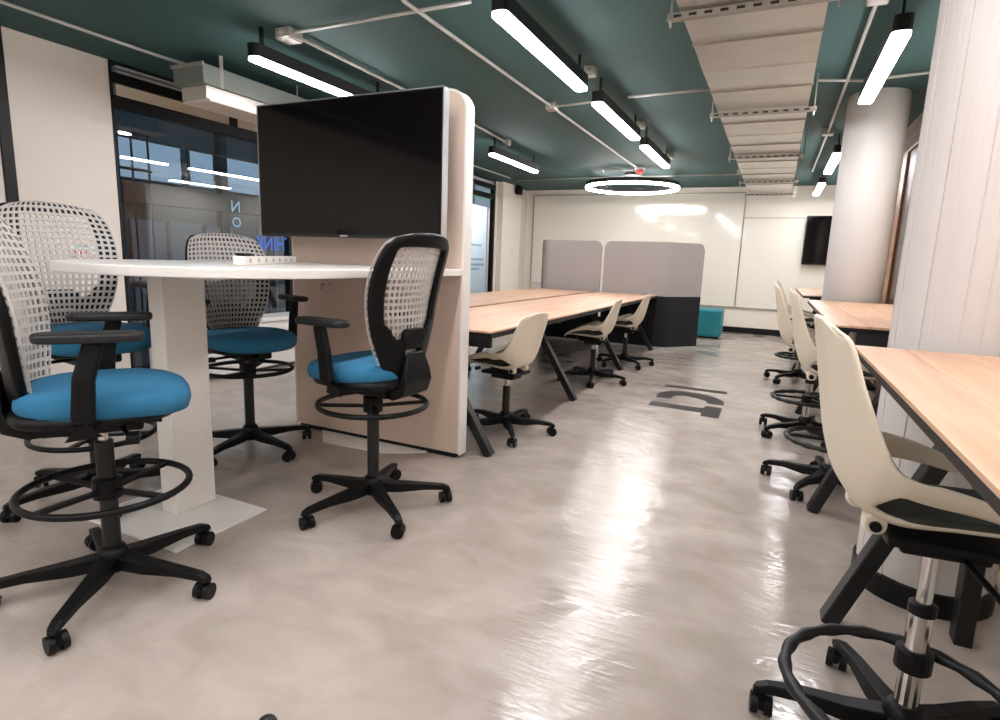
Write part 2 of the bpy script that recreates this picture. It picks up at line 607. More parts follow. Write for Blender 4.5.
# bright poster wall seen through the far bay
t = thing('poster_board', 'white poster board with lines of grey text outside the far glass bay', 'poster', (-6.25, 12.0, 0))
obj('board', box(B(), -0.04, 0, -1.0, 0.35, -0.12, 2.32), 'poster', t)
for k, (z, a, b) in enumerate(((1.10, -0.62, 0.2), (0.98, -0.62, 0.25), (0.88, -0.62, 0.0), (1.42, -0.55, 0.1))):
    obj('text_line', box(B(), 0.0, 0.004, a, b, z, z + 0.045), 'poster_text', t)
t = thing('display_post', 'pink display post with small dark plates beside the white poster board', 'post', (-6.2, 12.5, 0))
obj('post', box(B(), -0.03, 0, -0.13, 0.17, -0.12, 2.3), 'pink_strip', t)
for z in (1.62, 0.93):
    obj('plate', box(B(), 0, 0.02, -0.08, 0.12, z, z + 0.16), 'black_frame', t)
t = thing('corridor_light', 'green glowing tube light outside above the poster board', 'light', (-6.15, 11.9, 2.5))
obj('tube', tube(B(), [(0, -0.7, 0), (0, 0.9, 0)], 0.025, 8), 'green_tube', t)
obj('housing', box(B(), -0.05, 0.05, -0.75, 0.95, 0.03, 0.09), 'black_frame', t)
obj('stand', box(B(), -0.13, -0.09, -0.97, -0.93, -2.62, 0.06), 'black_frame', t)
obj('arm', box(B(), -0.13, 0.0, -0.97, -0.72, 0.04, 0.08), 'black_frame', t)
t = thing('street_lamp_panel', 'lit panel lamp outside over the poster board', 'lamp', (-5.5, 11.6, 2.62))
obj('housing', box(B(), -0.25, 0.25, -0.55, 0.55, 0.02, 0.06), 'black_frame', t)
obj('pole', tube(B(), [(0.3, 0.6, -2.74), (0.3, 0.6, 0.04), (0.2, 0.5, 0.04)], 0.03, 8), 'black_frame', t)
emis('corridor_led', (250, 250, 255), 26)
obj('diffuser', box(B(), -0.22, 0.22, -0.5, 0.5, 0.0, 0.02), 'corridor_led', t)

# ---------------------------------------------------------------- columns
def column(x, y, r, n, boards, label, matn):
    t = thing('column', label, 'column', (x, y, 0))
    obj('core', lathe(B(), [(r - 0.006, 0), (r - 0.006, ZC)], 32), matn, t, smooth=False)
    if boards:
        rnd = random.Random(3)
        for k in range(n):
            a0 = 2 * PI * k / n + 0.002
            a1 = 2 * PI * (k + 1) / n - 0.002
            rr = r + rnd.uniform(-0.003, 0.003)
            q = 3
            poly = [(rr * math.cos(a0 + (a1 - a0) * i / q), rr * math.sin(a0 + (a1 - a0) * i / q)) for i in range(q + 1)]
            poly += [((r - 0.02) * math.cos(a), (r - 0.02) * math.sin(a)) for a in (a1, a0)]
            obj('board', prism(B(), poly, 0.0, ZC - 0.001), matn, t)
    else:
        obj('shaft', lathe(B(), [(r, 0), (r, ZC - 0.02), (r - 0.012, ZC - 0.001)], 48), matn, t, smooth=True)
    obj('base_ring', lathe(B(), [(r - 0.005, 0), (r + 0.012, 0), (r + 0.012, 0.08), (r - 0.005, 0.085)], 40), 'black_frame', t)
    return t
column(0.602, 2.47, 0.206, 24, True, 'white round concrete column with vertical board marks by the nearest counter', 'concrete_white')
column(0.585, 5.60, 0.215, 24, False, 'smooth pale grey round column behind the middle counter', 'plaster_grey')

# ---------------------------------------------------------------- back wall fittings
t = thing('whiteboard', 'wide glossy whiteboard on the back wall behind the grey screens', 'whiteboard', (-2.57, YB - 0.02, 0))
obj('surface', box(B(), -1.95, 1.955, -0.005, 0.018, 0.46, 2.41), 'white_gloss', t)
f = B()
for a in ((-1.97, 1.97, 2.41, 2.43), (-1.97, 1.97, 0.44, 0.46), (-1.97, -1.95, 0.44, 2.43), (1.955, 1.967, 0.44, 2.43)):
    box(f, a[0], a[1], -0.012, 0.018, a[2], a[3])
mat('alu', (170, 165, 158), 0.4, 0.5)
obj('frame', f, 'alu', t)
obj('pen_tray', box(B(), -1.97, -1.2, -0.06, -0.012, 0.70, 0.72), 'white_lam', t, bevel=0.003)
t = thing('whiteboard', 'narrower whiteboard panel on the back wall beside the wall television', 'whiteboard', (0.195, YB - 0.02, 0))
obj('surface', box(B(), -0.79, 0.79, -0.005, 0.018, 0.46, 1.99), 'white_gloss', t)
for a in ((-0.79, 0.79, 1.99, 2.005), (-0.79, 0.79, 0.44, 0.46)):
    obj('frame_rail', box(B(), a[0], a[1], -0.012, 0.018, a[2], a[3]), 'alu', t)
t = thing('wall_television', 'black television hung on the back wall left of the grey column', 'television', (0.88, YB - 0.12, 1.63))
obj('bezel', box(B(), -0.52, 0.10, -0.03, 0.03, -0.395, 0.395), 'tv_bezel', t, bevel=0.006)
obj('screen', box(B(), -0.505, 0.085, -0.034, -0.028, -0.375, 0.38), 'tv_screen', t)
obj('mount', box(B(), -0.3, 0.05, 0.03, 0.093, -0.2, 0.2), 'black_metal', t)
t = thing('ceiling_speaker', 'small black speaker bracket high on the white pier by the ceiling', 'speaker', (XL + 0.10, 10.25, 2.42))
obj('body', box(B(), 0.02, 0.12, -0.07, 0.07, -0.07, 0.09), 'black_plastic', t, bevel=0.012)
obj('bracket', box(B(), 0.0, 0.03, -0.025, 0.025, -0.03, 0.04), 'black_metal', t)
t = thing('light_switch', 'white switch plate on the pier at the back left', 'switch', (XL + 0.10, 10.18, 1.28))
obj('plate', box(B(), 0, 0.012, -0.05, 0.05, -0.06, 0.06), 'white_lam', t, bevel=0.003)
obj('rocker', box(B(), 0.012, 0.018, -0.02, 0.02, -0.03, 0.03), 'wall_panel', t, bevel=0.002)

# ---------------------------------------------------------------- LED lamps
def linear_lamp(x, y0, label, length=1.36, z=2.31):
    t = thing('linear_lamp', label, 'lamp', (x, y0, z), 0, 'linear ceiling lamps')
    obj('housing', prism(B(), rrect(-0.045, 0.045, 0, length, 0.03, 3), 0.018, 0.095), 'black_metal', t)
    obj('diffuser', prism(B(), rrect(-0.041, 0.041, 0.006, length - 0.006, 0.028, 4), 0.0, 0.018), 'led', t)
    for yy in (0.09, length - 0.09):
        obj('bracket', box(B(), -0.007, 0.007, yy - 0.012, yy + 0.012, 0.095, ZC - z), 'black_metal', t)
    return t
lamp0 = {}
for x, y, lab in ((-1.345, 2.70, 'nearest lit linear lamp of the middle ceiling row'),
                  (-1.345, 4.40, 'second lit linear lamp of the middle ceiling row'),
                  (-1.345, 6.10, 'third lit linear lamp of the middle row, before the ring lamp'),
                  (-3.07, 2.77, 'lit linear lamp above the big television'),
                  (-3.07, 6.12, 'lit linear lamp at the left beyond the television panel'),
                  (0.435, 3.60, 'nearest lit linear lamp of the right row above the columns'),
                  (0.435, 6.95, 'second lit linear lamp of the right row beyond the grey column'),
                  (0.435, 9.25, 'farthest lit linear lamp of the right row near the back wall'),
                  (-1.345, 1.0, 'lit linear lamp of the middle row overhead of the viewer'),
                  (-1.345, -0.7, 'lit linear lamp of the middle row behind the viewer'),
                  (-1.345, -2.4, 'rearmost lit linear lamp of the middle row behind the viewer'),
                  (-3.07, -1.7, 'lit linear lamp of the left row behind the mesh stools'),
                  (-3.07, -3.4, 'rearmost lit linear lamp of the left row behind the viewer'),
                  (0.435, 0.6, 'lit linear lamp of the right row over the nearest counter'),
                  (0.435, -1.8, 'rearmost lit linear lamp of the right row behind the viewer')):
    if not lamp0:
        lamp0['o'] = linear_lamp(x, y, lab)
    else:
        dup(lamp0['o'], (x, y, 2.31), 0, lab)

t = thing('ring_lamp', 'round glowing ring lamp hanging before the whiteboard', 'lamp', (-2.16, 9.20, 2.28))
R1_, R0_ = 0.71, 0.662
obj('diffuser', lathe(B(), [(R0_ + 0.006, 0), (R1_ - 0.006, 0), (R1_, 0.008), (R1_, 0.035), (R0_, 0.035), (R0_, 0.008), (R0_ + 0.006, 0)], 64), 'led_ring', t)
obj('housing', lathe(B(), [(R0_ - 0.004, 0.035), (R1_ + 0.004, 0.035), (R1_ + 0.004, 0.09), (R0_ - 0.004, 0.09), (R0_ - 0.004, 0.035)], 64), 'black_metal', t)
for k in range(3):
    a = 2 * PI * k / 3 + 0.4
    obj('cable', tube(B(), [(0.67 * math.cos(a), 0.67 * math.sin(a), 0.08), (0.1 * math.cos(a), 0.1 * math.sin(a), ZC - 2.28 - 0.01)], 0.003, 5), 'strut', t)
obj('canopy', lathe(B(), [(0.12, ZC - 2.28 - 0.03), (0.12, ZC - 2.28)], 24), 'black_metal', t)

# ---------------------------------------------------------------- ventilation duct
t = thing('ventilation_duct', 'galvanised rectangular air duct running along the ceiling', 'duct', (-0.225, 0, 2.31))
edges = [-1.3, -0.35, 0.6, 1.55, 2.45, 3.42, 4.35, 5.3, 6.25, 7.2, 8.15, 9.1, 10.3]
for k, (a, b) in enumerate(zip(edges, edges[1:])):
    s = B()
    q = (b - a) / 2
    # each section has a cross-broken, slightly bellied underside with a stiffening crease
    xs = (-0.305, 0.305)
    prof = [(a, 0.0), (a + 0.02, 0.004), (a + q - 0.02, -0.004), (a + q, 0.006), (a + q + 0.02, -0.004), (b - 0.02, 0.004), (b - 0.006, 0.0)]
    prism(s, [(y, z) for y, z in prof] + [(b - 0.006, 0.2), (a, 0.2)], -0.305, 0.305, lambda y, z, x: (x, y, z))
    obj('section', s, 'galv', t)
    obj('flange', box(B(), -0.309, 0.309, b - 0.010, b + 0.004, -0.007, 0.2), 'strut', t, bevel=0.003)
for k, y in enumerate((-0.75, 1.1, 2.96, 4.88, 6.75, 8.66, 10.15)):
    h = B()
    box(h, -0.36, 0.36, y - 0.02, y + 0.02, -0.042, -0.012)
    hb = obj('hanger_bar', h, 'strut', t, bevel=0.003)
    hh = B()
    for q in range(10):
        box(hh, -0.33 + q * 0.068, -0.33 + q * 0.068 + 0.035, y - 0.0205, y - 0.0201, -0.034, -0.022)
    obj('slots', hh, 'black_metal', hb)['kind'] = 'stuff'
    for s_ in (-1, 1):
        obj('threaded_rod', tube(B(), [(s_ * 0.345, y, -0.07), (s_ * 0.345, y, ZC - 2.31)], 0.006, 6), 'strut', t)

# ---------------------------------------------------------------- fan-coil unit, conduits, boxes
t = thing('fan_coil_unit', 'grey sheet metal fan coil unit under the ceiling at upper left', 'air unit', (-3.95, 3.0, 2.3))
mat('unit_grey', (120, 128, 122), 0.5, 0.3, var=0.06)
obj('body', box(B(), -0.16, 0.16, 0, 2.2, 0.0, 0.135), 'unit_grey', t, bevel=0.006)
obj('end_flange', box(B(), -0.17, 0.17, -0.012, 0.0, 0.118, 0.14), 'galv', t)
s = B()
prism(s, [(0.04, 0.0), (0.04, -0.09), (0.72, -0.09), (0.78, -0.075), (0.72, 0.0)], -0.13, 0.13, lambda y, z, x: (x, y, z))
obj('plenum', s, 'galv', t, bevel=0.004)
obj('drain_tray', box(B(), -0.15, 0.14, 0.06, 0.84, -0.105, -0.09), 'wall_panel', t, bevel=0.003)
s = B()
for k in range(5):
    tube(s, [(0.10 - 0.05 * (k % 2), 0.8, -0.03 + 0.012 * k), (0.16, 1.0 + 0.05 * k, -0.02 + 0.01 * k), (0.18, 1.25, 0.02 + 0.012 * k)], 0.010, 6)
obj('hoses', s, 'silver', t, smooth=True)
obj('hanger_wire', tube(B(), [(0.15, 0.9, -0.05), (0.15, 0.9, ZC - 2.3)], 0.004, 5), 'strut', t)
for k in (0.15, 2.05):
    obj('hanger_strap', box(B(), 0.158, 0.164, k - 0.015, k + 0.015, 0, ZC - 2.3), 'strut', t)

def conduit(pts, label, r=0.011):
    o = obj('conduit_pipe', tube(B(), pts, r, 8), 'conduit', smooth=True)
    return tag(o, label, 'pipe', 'ceiling conduits')
ZP = ZC - 0.03
conduit([(-1.9, -1.0, ZP), (-1.9, 2.62, ZP), (-1.94, 2.78, ZP - 0.01), (-1.94, 8.6, ZP)], 'long pale conduit left of the middle lamp row, ending at the smoke detector')
conduit([(-4.15, -2.0, ZP), (-4.15, 2.95, ZP), (-4.12, 3.3, ZP)], 'pale conduit at upper left above the white wall panel, running to the air unit')
conduit([(-2.93, 2.93, ZP), (-1.62, 2.93, ZP)], 'crosswise conduit above the television, between the two nearest lamps')
conduit([(-2.90, 3.0, ZP), (-2.94, 5.4, ZP), (-3.0, 6.35, ZP)], 'conduit from the pipe fitting over the television running to the back')
conduit([(-4.2, 5.5, ZP), (-4.2, 9.1, ZP)], 'thin conduit along the left wall beyond the television panel')
conduit([(-4.2, 9.36, ZP), (-2.3, 9.36, ZP), (-0.62, 9.36, ZP)], 'crosswise conduit near the back wall above the ring lamp')
conduit([(-1.92, 5.03, ZP - 0.005), (-1.42, 4.97, ZP - 0.005)], 'short crosswise conduit between long conduit and middle lamp row')
conduit([(-1.25, 4.95, ZP), (-0.55, 4.93, ZP)], 'crosswise conduit between the middle lamp row and the duct')
conduit([(0.12, 4.93, ZP), (0.42, 5.0, ZP - 0.01), (0.98, 4.93, ZP)], 'crosswise conduit from the duct to the right wall')
conduit([(0.31, 1.6, ZP - 0.01), (0.31, 6.6, ZP - 0.01), (0.30, 9.2, ZP - 0.01)], 'conduit along the right lamp row beside the duct')
conduit([(-2.5, 8.75, ZP), (-2.42, 8.4, ZP - 0.01), (-2.05, 8.72, ZP)], 'bent thin conduit loop by the smoke detector')

def jbox(x, y, label, s=0.045, z=ZP):
    t = thing('junction_box', label, 'junction box', (x, y, z), 0, 'junction boxes')
    obj('box', box(B(), -s, s, -s, s, -0.032, 0.03), 'galv', t, bevel=0.006)
    obj('cover', box(B(), -s * 0.9, s * 0.9, -s * 0.9, s * 0.9, -0.038, -0.032), 'strut', t, bevel=0.002)
    obj('gland', tube(B(), [(0, -s - 0.03, 0), (0, s + 0.03, 0)], 0.014, 8), 'conduit', t)
jbox(-2.93, 2.95, 'metal junction box with pipe clamps above the television lamp', 0.06)
jbox(-1.55, 2.62, 'white junction box at the near end of the nearest middle lamp', 0.06)
jbox(-1.94, 5.03, 'junction box where the crosswise conduit meets the long conduit')
jbox(-1.345, 4.22, 'junction box between the first and second middle lamps', 0.04)
jbox(-1.345, 5.93, 'junction box between the second and third middle lamps', 0.04)
jbox(-1.345, 7.65, 'junction box at the far end of the middle lamp row', 0.04)
jbox(0.31, 3.55, 'junction box on the conduit near the nearest right lamp', 0.05)
jbox(0.31, 6.7, 'junction box on the right conduit before the second right lamp', 0.05)
jbox(-3.0, 6.38, 'junction box on the left conduit before the far left lamp', 0.04)
jbox(-0.60, 9.1, 'junction box beside the far end of the duct', 0.05)
t = thing('smoke_detector', 'small white and red smoke detector on the ceiling above the ring lamp', 'detector', (-1.95, 8.72, ZC))
obj('base', lathe(B(), [(0.07, -0.025), (0.075, 0)], 20), 'white_lam', t, smooth=False)
obj('sensor', lathe(B(), [(0, -0.085), (0.035, -0.08), (0.06, -0.05), (0.062, -0.025)], 20), 'red_plastic', t, smooth=True)

# ---------------------------------------------------------------- television panel and bar table
PX0, PX1, PY0, PY1 = -2.79, -1.545, 2.785, 2.865
t = thing('media_panel', 'tall beige partition panel with white edge carrying the big television', 'partition', (-2.165, 2.825, 0))
hw = (PX1 - PX0) / 2
obj('board', prism(B(), rrect(-hw + 0.012, hw - 0.012, 0.03, 2.01, 0.10, 8, (0, 0, 1, 1)), -0.04, 0.04, lambda x, z, y: (x, y, z)), 'beige_lam', t)
outer = rrect(-hw, hw, 0.02, 2.022, 0.112, 8, (0, 0, 1, 1))
inner = rrect(-hw + 0.012, hw - 0.012, 0.03, 2.01, 0.10, 8, (0, 0, 1, 1))
bm = B()
lo = [[bm.verts.new((x, y, z)) for x, z in P] for P in (outer, inner) for y in (-0.0405, 0.0405)]
n = len(outer)
for k in range(1, n):
    j = (k + 1) % n
    bm.faces.new((lo[0][k], lo[0][j], lo[1][j], lo[1][k]))
    bm.faces.new((lo[2][k], lo[2][j], lo[3][j], lo[3][k]))
    bm.faces.new((lo[0][k], lo[0][j], lo[2][j], lo[2][k]))
    bm.faces.new((lo[1][k], lo[1][j], lo[3][j], lo[3][k]))
obj('edge_band', bm, 'white_lam', t)
obj('plinth', box(B(), -hw + 0.03, hw - 0.03, -0.03, 0.03, 0.0, 0.03), 'black_frame', t)
obj('foot_plate', prism(B(), [(-0.42, -0.02), (-0.24, -0.21), (0.18, -0.19), (0.40, -0.045), (0.40, 0.0), (-0.42, 0.0)], 0.0, 0.006), 'white_lam', t)
bm = B()
tube(bm, [(-0.36, -0.042, 0.955), (-0.36, -0.07, 0.955), (-0.36, -0.075, 0.93), (-0.345, -0.075, 0.905), (-0.32, -0.075, 0.905), (-0.305, -0.075, 0.925), (-0.31, -0.07, 0.955), (-0.31, -0.042, 0.96)], 0.006, 8)
obj('hook', bm, 'silver', t, smooth=True)

t = thing('television', 'big black television mounted on the beige partition panel', 'television', (-2.185, 2.57, 1.60))
obj('bezel', box(B(), -0.63, 0.63, 0.0, 0.045, -0.365, 0.37), 'tv_bezel', t, bevel=0.006)
obj('screen', box(B(), -0.618, 0.618, -0.003, 0.002, -0.347, 0.358), 'tv_screen', t)
bm = B()
for a in ((-0.632, 0.632, 0.366, 0.372), (-0.632, -0.627, -0.365, 0.372), (0.627, 0.632, -0.365, 0.372)):
    box(bm, a[0], a[1], -0.002, 0.046, a[2], a[3])
obj('metal_trim', bm, 'silver', t)
obj('logo', box(B(), -0.025, 0.025, -0.004, 0.0, -0.36, -0.352), 'silver', t)
bm = B()
box(bm, -0.3, 0.3, 0.045, 0.075, -0.15, 0.15)
box(bm, -0.2, -0.14, 0.075, 0.215, -0.2, 0.2)
box(bm, 0.14, 0.2, 0.075, 0.215, -0.2, 0.2)
obj('wall_mount', bm, 'black_metal', t)

TX, TY, TR, TT, TB = -2.15, 1.76, 0.60, 1.085, 1.05
t = thing('bar_table', 'white bar-height table with a rounded end fixed to the television panel', 'table', (TX, TY, 0))
poly = [(TR, PY0 - TY), (-TR, PY0 - TY)] + [(-TR * math.cos(PI * k / 32), -TR * math.sin(PI * k / 32)) for k in range(33)]
obj('tabletop', prism(B(), poly, TB, TT), 'white_lam', t, bevel=0.004)
obj('pedestal', box(B(), -0.175, -0.08, -0.235, -0.04, 0.008, TB), 'white_lam', t, bevel=0.004)
obj('base_plate', box(B(), -0.40, 0.20, -0.44, 0.0, 0.0, 0.008), 'white_lam', t, bevel=0.003)
t = thing('power_strip', 'white power strip with a row of sockets lying on the bar table', 'power strip', (-2.20, 2.05, TT), math.radians(121))
obj('body', box(B(), -0.42, 0.42, -0.025, 0.025, 0.0, 0.038), 'white_lam', t, bevel=0.006)
for k in range(7):
    s = lathe(B(), [(0.0, 0), (0.016, 0)], 10) if False else box(B(), -0.36 + 0.11 * k, -0.335 + 0.11 * k, -0.0265, -0.024, 0.012, 0.028)
    obj('socket', s, 'conduit', t)
obj('plug', box(B(), -0.40, -0.30, -0.018, 0.018, 0.038, 0.05), 'black_plastic', t, bevel=0.005)

# ---------------------------------------------------------------- five-star base and casters
def caster_mesh():
    bm = B()
    for s in (-1, 1):
        tube(bm, [(s * 0.008, 0, 0.027), (s * 0.026, 0, 0.027)], 0.027, 22)
    # hood over the wheels
    for i in range(6):
        a0, a1 = PI * i / 6, PI * (i + 1) / 6
        box(bm, -0.007, 0.007, 0.03 * math.cos(a1), 0.03 * math.cos(a0), 0.027, 0.027 + 0.03 * min(math.sin(a0) + 0.15, 1) if i < 3 else 0.027 + 0.03 * min(math.sin(a1) + 0.15, 1))
    tube(bm, [(0, 0, 0.04), (0, 0, 0.075)], 0.009, 8)
    me = bpy.data.meshes.new('caster')
    bmesh.ops.recalc_face_normals(bm, faces=bm.faces)
    bm.to_mesh(me)
    bm.free()
    me.materials.append(MATS['black_plastic'])
    return me
CASTER = caster_mesh()

def star_base(t, R, rot, hub_h=0.13, w=0.055):
    for k in range(5):
        a = rot + 2 * PI * k / 5
        c, s = math.cos(a), math.sin(a)
        bm = B()
        P = [(c * r, s * r, z) for r, z in ((0.02, hub_h - 0.03), (0.12, hub_h - 0.04), (R * 0.72, 0.086), (R - 0.012, 0.078), (R + 0.010, 0.070), (R + 0.016, 0.058))]
        beam(bm, P, [w, w * 0.9, w * 0.66, w * 0.58, w * 0.52, w * 0.42], [0.05, 0.044, 0.03, 0.026, 0.022, 0.02])
        leg = obj('leg', bm, 'black_plastic', t, bevel=0.006)
        cs = bpy.data.objects.new('caster', CASTER)
        link(cs, leg)
        cs.location = (c * R, s * R, 0)
        cs.rotation_euler = (0, 0, random.uniform(0, 2 * PI))
    obj('hub', lathe(B(), [(0.03, 0.06), (0.048, 0.07), (0.045, hub_h), (0.034, hub_h + 0.02)], 20), 'black_plastic', t, smooth=True)

# ---------------------------------------------------------------- blue mesh stools
def cushion(bm, hw, hd, z0, z1, p=3.2, n=40, cy=0.0, dip=0.0):
    rows = [(0.0, 0.0), (0.5, 0.0), (0.88, 0.0), (0.97, 0.14), (1.0, 0.42), (0.985, 0.68), (0.94, 0.87), (0.85, 0.97), (0.6, 1.0), (0.3, 0.99), (0.0, 0.985)]
    prev = None
    for sc, h in rows:
        z = z0 + (z1 - z0) * h
        if sc == 0:
            cur = [bm.verts.new((0, cy, z))]
        else:
            cur = []
            for k in range(n):
                a = 2 * PI * k / n
                ca, sa = math.cos(a), math.sin(a)
                rr = (abs(ca) ** p + abs(sa) ** p) ** (-1 / p)
                y = hd * sc * rr * sa
                zz = z - dip * max(0, y / hd) ** 3
                cur.append(bm.verts.new((hw * sc * rr * ca, cy + y, zz)))
        if prev:
            for k in range(n):
                j = (k + 1) % n
                if len(prev) == 1:
                    bm.faces.new((prev[0], cur[k], cur[j]))
                elif len(cur) == 1:
                    bm.faces.new((prev[k], prev[j], cur[0]))
                else:
                    bm.faces.new((prev[k], prev[j], cur[j], cur[k]))
        prev = cur
    return bm

# (s, half width, y back, z above the seat)
BACK = [(0.0, 0.11, -0.195, -0.06), (0.12, 0.145, -0.198, 0.01), (0.3, 0.195, -0.198, 0.125), (0.5, 0.222, -0.205, 0.25), (0.7, 0.228, -0.230, 0.368), (0.88, 0.212, -0.266, 0.472), (0.96, 0.190, -0.287, 0.522), (1.0, 0.163, -0.295, 0.54)]
def back_pt(u, s, off=0.0):
    hw_, y, z = lerp_tab(BACK, s)
    zz = z - 0.03 * abs(u) ** 3 * max(0.0, (s - 0.55) / 0.45) ** 2
    return Vector((u * hw_, y + 0.055 * u * u - off, zz))

def mesh_stool(name, label, loc, facing, seat, ring, base_rot):
    t = thing(name, label, 'stool', loc, facing - PI / 2, 'blue mesh-back stools')
    star_base(t, 0.335, base_rot)
    obj('column_tube', tube(B(), [(0, 0, 0.08), (0, 0, seat - 0.20)], 0.027, 16), 'black_metal', t, smooth=False, bevel=0.003)
    obj('gas_lift', tube(B(), [(0, 0, seat - 0.21), (0, 0, seat - 0.11)], 0.015, 14), 'chrome', t, smooth=False)
    rg = obj('foot_ring', tube(B(), [(0.24 * math.cos(2 * PI * k / 40), 0.24 * math.sin(2 * PI * k / 40), ring) for k in range(40)], 0.0115, 10, closed=True), 'black_plastic', t, smooth=True)
    obj('collar', lathe(B(), [(0.028, ring - 0.04), (0.044, ring - 0.035), (0.044, ring + 0.03), (0.028, ring + 0.036)], 20), 'black_plastic', rg)
    for k in range(4):
        a = PI / 4 + PI / 2 * k
        obj('spoke', beam(B(), [(0.03 * math.cos(a), 0.03 * math.sin(a), ring - 0.01), (0.235 * math.cos(a), 0.235 * math.sin(a), ring)], 0.022, 0.012), 'black_plastic', rg)
    # tilt mechanism
    bm = B()
    box(bm, -0.09, 0.09, -0.15, 0.12, seat - 0.155, seat - 0.105)
    box(bm, -0.16, 0.16, -0.12, 0.16, seat - 0.11, seat - 0.09)
    me = obj('mechanism', bm, 'black_plastic', t, bevel=0.012)
    bm = B()
    tube(bm, [(0.05, 0.05, seat - 0.13), (0.27, 0.10, seat - 0.13)], 0.008, 8)
    box(bm, 0.22, 0.285, 0.085, 0.12, seat - 0.142, seat - 0.118)
    obj('lever', bm, 'black_plastic', me, bevel=0.003)
    obj('knob', tube(B(), [(0.0, 0.12, seat - 0.13), (0.0, 0.17, seat - 0.135)], 0.022, 12), 'black_plastic', me)
    obj('seat_shell', cushion(B(), 0.235, 0.225, seat - 0.105, seat - 0.055, 3.0), 'black_plastic', t, smooth=True)
    obj('seat_cushion', cushion(B(), 0.24, 0.235, seat - 0.085, seat, 2.8, cy=0.025, dip=0.02), 'blue_fabric', t, smooth=True)
    # back: pale lattice in front, black frame behind
    nx, nz = 18, 20
    bm = B()
    U = lambda i: -0.985 + 1.97 * i / nx
    T = lambda j: 0.10 + 0.895 * j / nz
    P = lambda i, j: bm.verts.new(back_pt(U(i), T(j)) + Vector((0, 0, seat)))
    grid = [[P(i, j) for i in range(nx + 1)] for j in range(nz + 1)]
    bx, bz = 0.21, 0.19
    for j in range(nz):
        for i in range(nx):
            o4 = (grid[j][i], grid[j][i + 1], grid[j + 1][i + 1], grid[j + 1][i])
            i4 = (P(i + bx, j + bz), P(i + 1 - bx, j + bz), P(i + 1 - bx, j + 1 - bz), P(i + bx, j + 1 - bz))
            for k in range(4):
                bm.faces.new((o4[k], o4[(k + 1) % 4], i4[(k + 1) % 4], i4[k]))
    obj('back_mesh', bm, 'lattice', t, solid=(0.006, 0))
    nx, nz = 28, 40
    bm = B()
    gv = {}
    def V(i, j):
        if (i, j) not in gv:
            gv[i, j] = bm.verts.new(back_pt(-1 + 2 * i / nx, j / nz, 0.021) + Vector((0, 0, seat)))
        return gv[i, j]
    for j in range(nz):
        for i in range(nx):
            u = abs(-1 + 2 * (i + 0.5) / nx)
            s = (j + 0.5) / nz
            lim = 0.74 if s > 0.42 else 0.74 - (0.42 - s) * 1.7
            hole2 = 0.10 < s < 0.19 and u < 0.3
            if u > lim or s > 0.90 or s < 0.28 and not hole2:
                bm.faces.new((V(i, j), V(i + 1, j), V(i + 1, j + 1), V(i, j + 1)))
    bf = obj('back_frame', bm, 'black_plastic', t, smooth=True, solid=(0.026, 0), sub=1)
    obj('lumbar_pad', prism(B(), rrect(-0.07, 0.07, 0.075, 0.15, 0.025, 4), 0.0, 0.022, lambda x, z, y: (x, -0.212 - y, z + seat)), 'black_plastic', bf, bevel=0.006)
    bm = B()
    beam(bm, [(0, -0.08, seat - 0.13), (0, -0.175, seat - 0.135), (0, -0.222, seat - 0.115), (0, -0.242, seat - 0.07), (0, -0.240, seat - 0.02), (0, -0.234, seat + 0.05)], [0.13, 0.16, 0.18, 0.18, 0.16, 0.11], [0.04, 0.045, 0.042, 0.034, 0.026, 0.014], upv=(0, 0.6, 0.8))
    obj('back_bracket', bm, 'black_plastic', t, bevel=0.012, seg=3)
    for s in (-1, 1):
        bm = B()
        beam(bm, [(s * 0.12, -0.02, seat - 0.105), (s * 0.25, -0.015, seat - 0.10), (s * 0.282, -0.01, seat - 0.06), (s * 0.285, 0.0, seat + 0.06), (s * 0.28, 0.03, seat + 0.165)], [0.05, 0.055, 0.058, 0.055, 0.05], [0.028, 0.03, 0.03, 0.028, 0.025], upv=(s * 0.7, 0.0, 0.7))
        arm = obj('armrest', bm, 'black_plastic', t, bevel=0.008)
        bm = B()
        prism(bm, rrect(s * 0.275 - 0.043, s * 0.275 + 0.043, -0.11, 0.15, 0.04, 5), seat + 0.163, seat + 0.19)
        obj('arm_pad', bm, 'rubber', arm, bevel=0.008)
    return t

rad = math.radians
mesh_stool('mesh_stool', 'blue-seated mesh stool nearest the viewer at the rounded table end', (-1.93, 1.085, 0), rad(54), 0.72, 0.36, -0.349)
mesh_stool('mesh_stool', 'blue mesh stool behind the nearest one, before the white wall panel', (-2.73, 1.50, 0), rad(-8), 0.79, 0.30, 0.05)
mesh_stool('mesh_stool', 'blue mesh stool on the window side, half hidden by the table pedestal', (-2.672, 2.31, 0), rad(-17), 0.70, 0.48, 0.50)
mesh_stool('mesh_stool', 'blue mesh stool seen from behind in front of the beige panel', (-1.575, 2.035, 0), rad(176), 0.70, 0.49, 0.405)

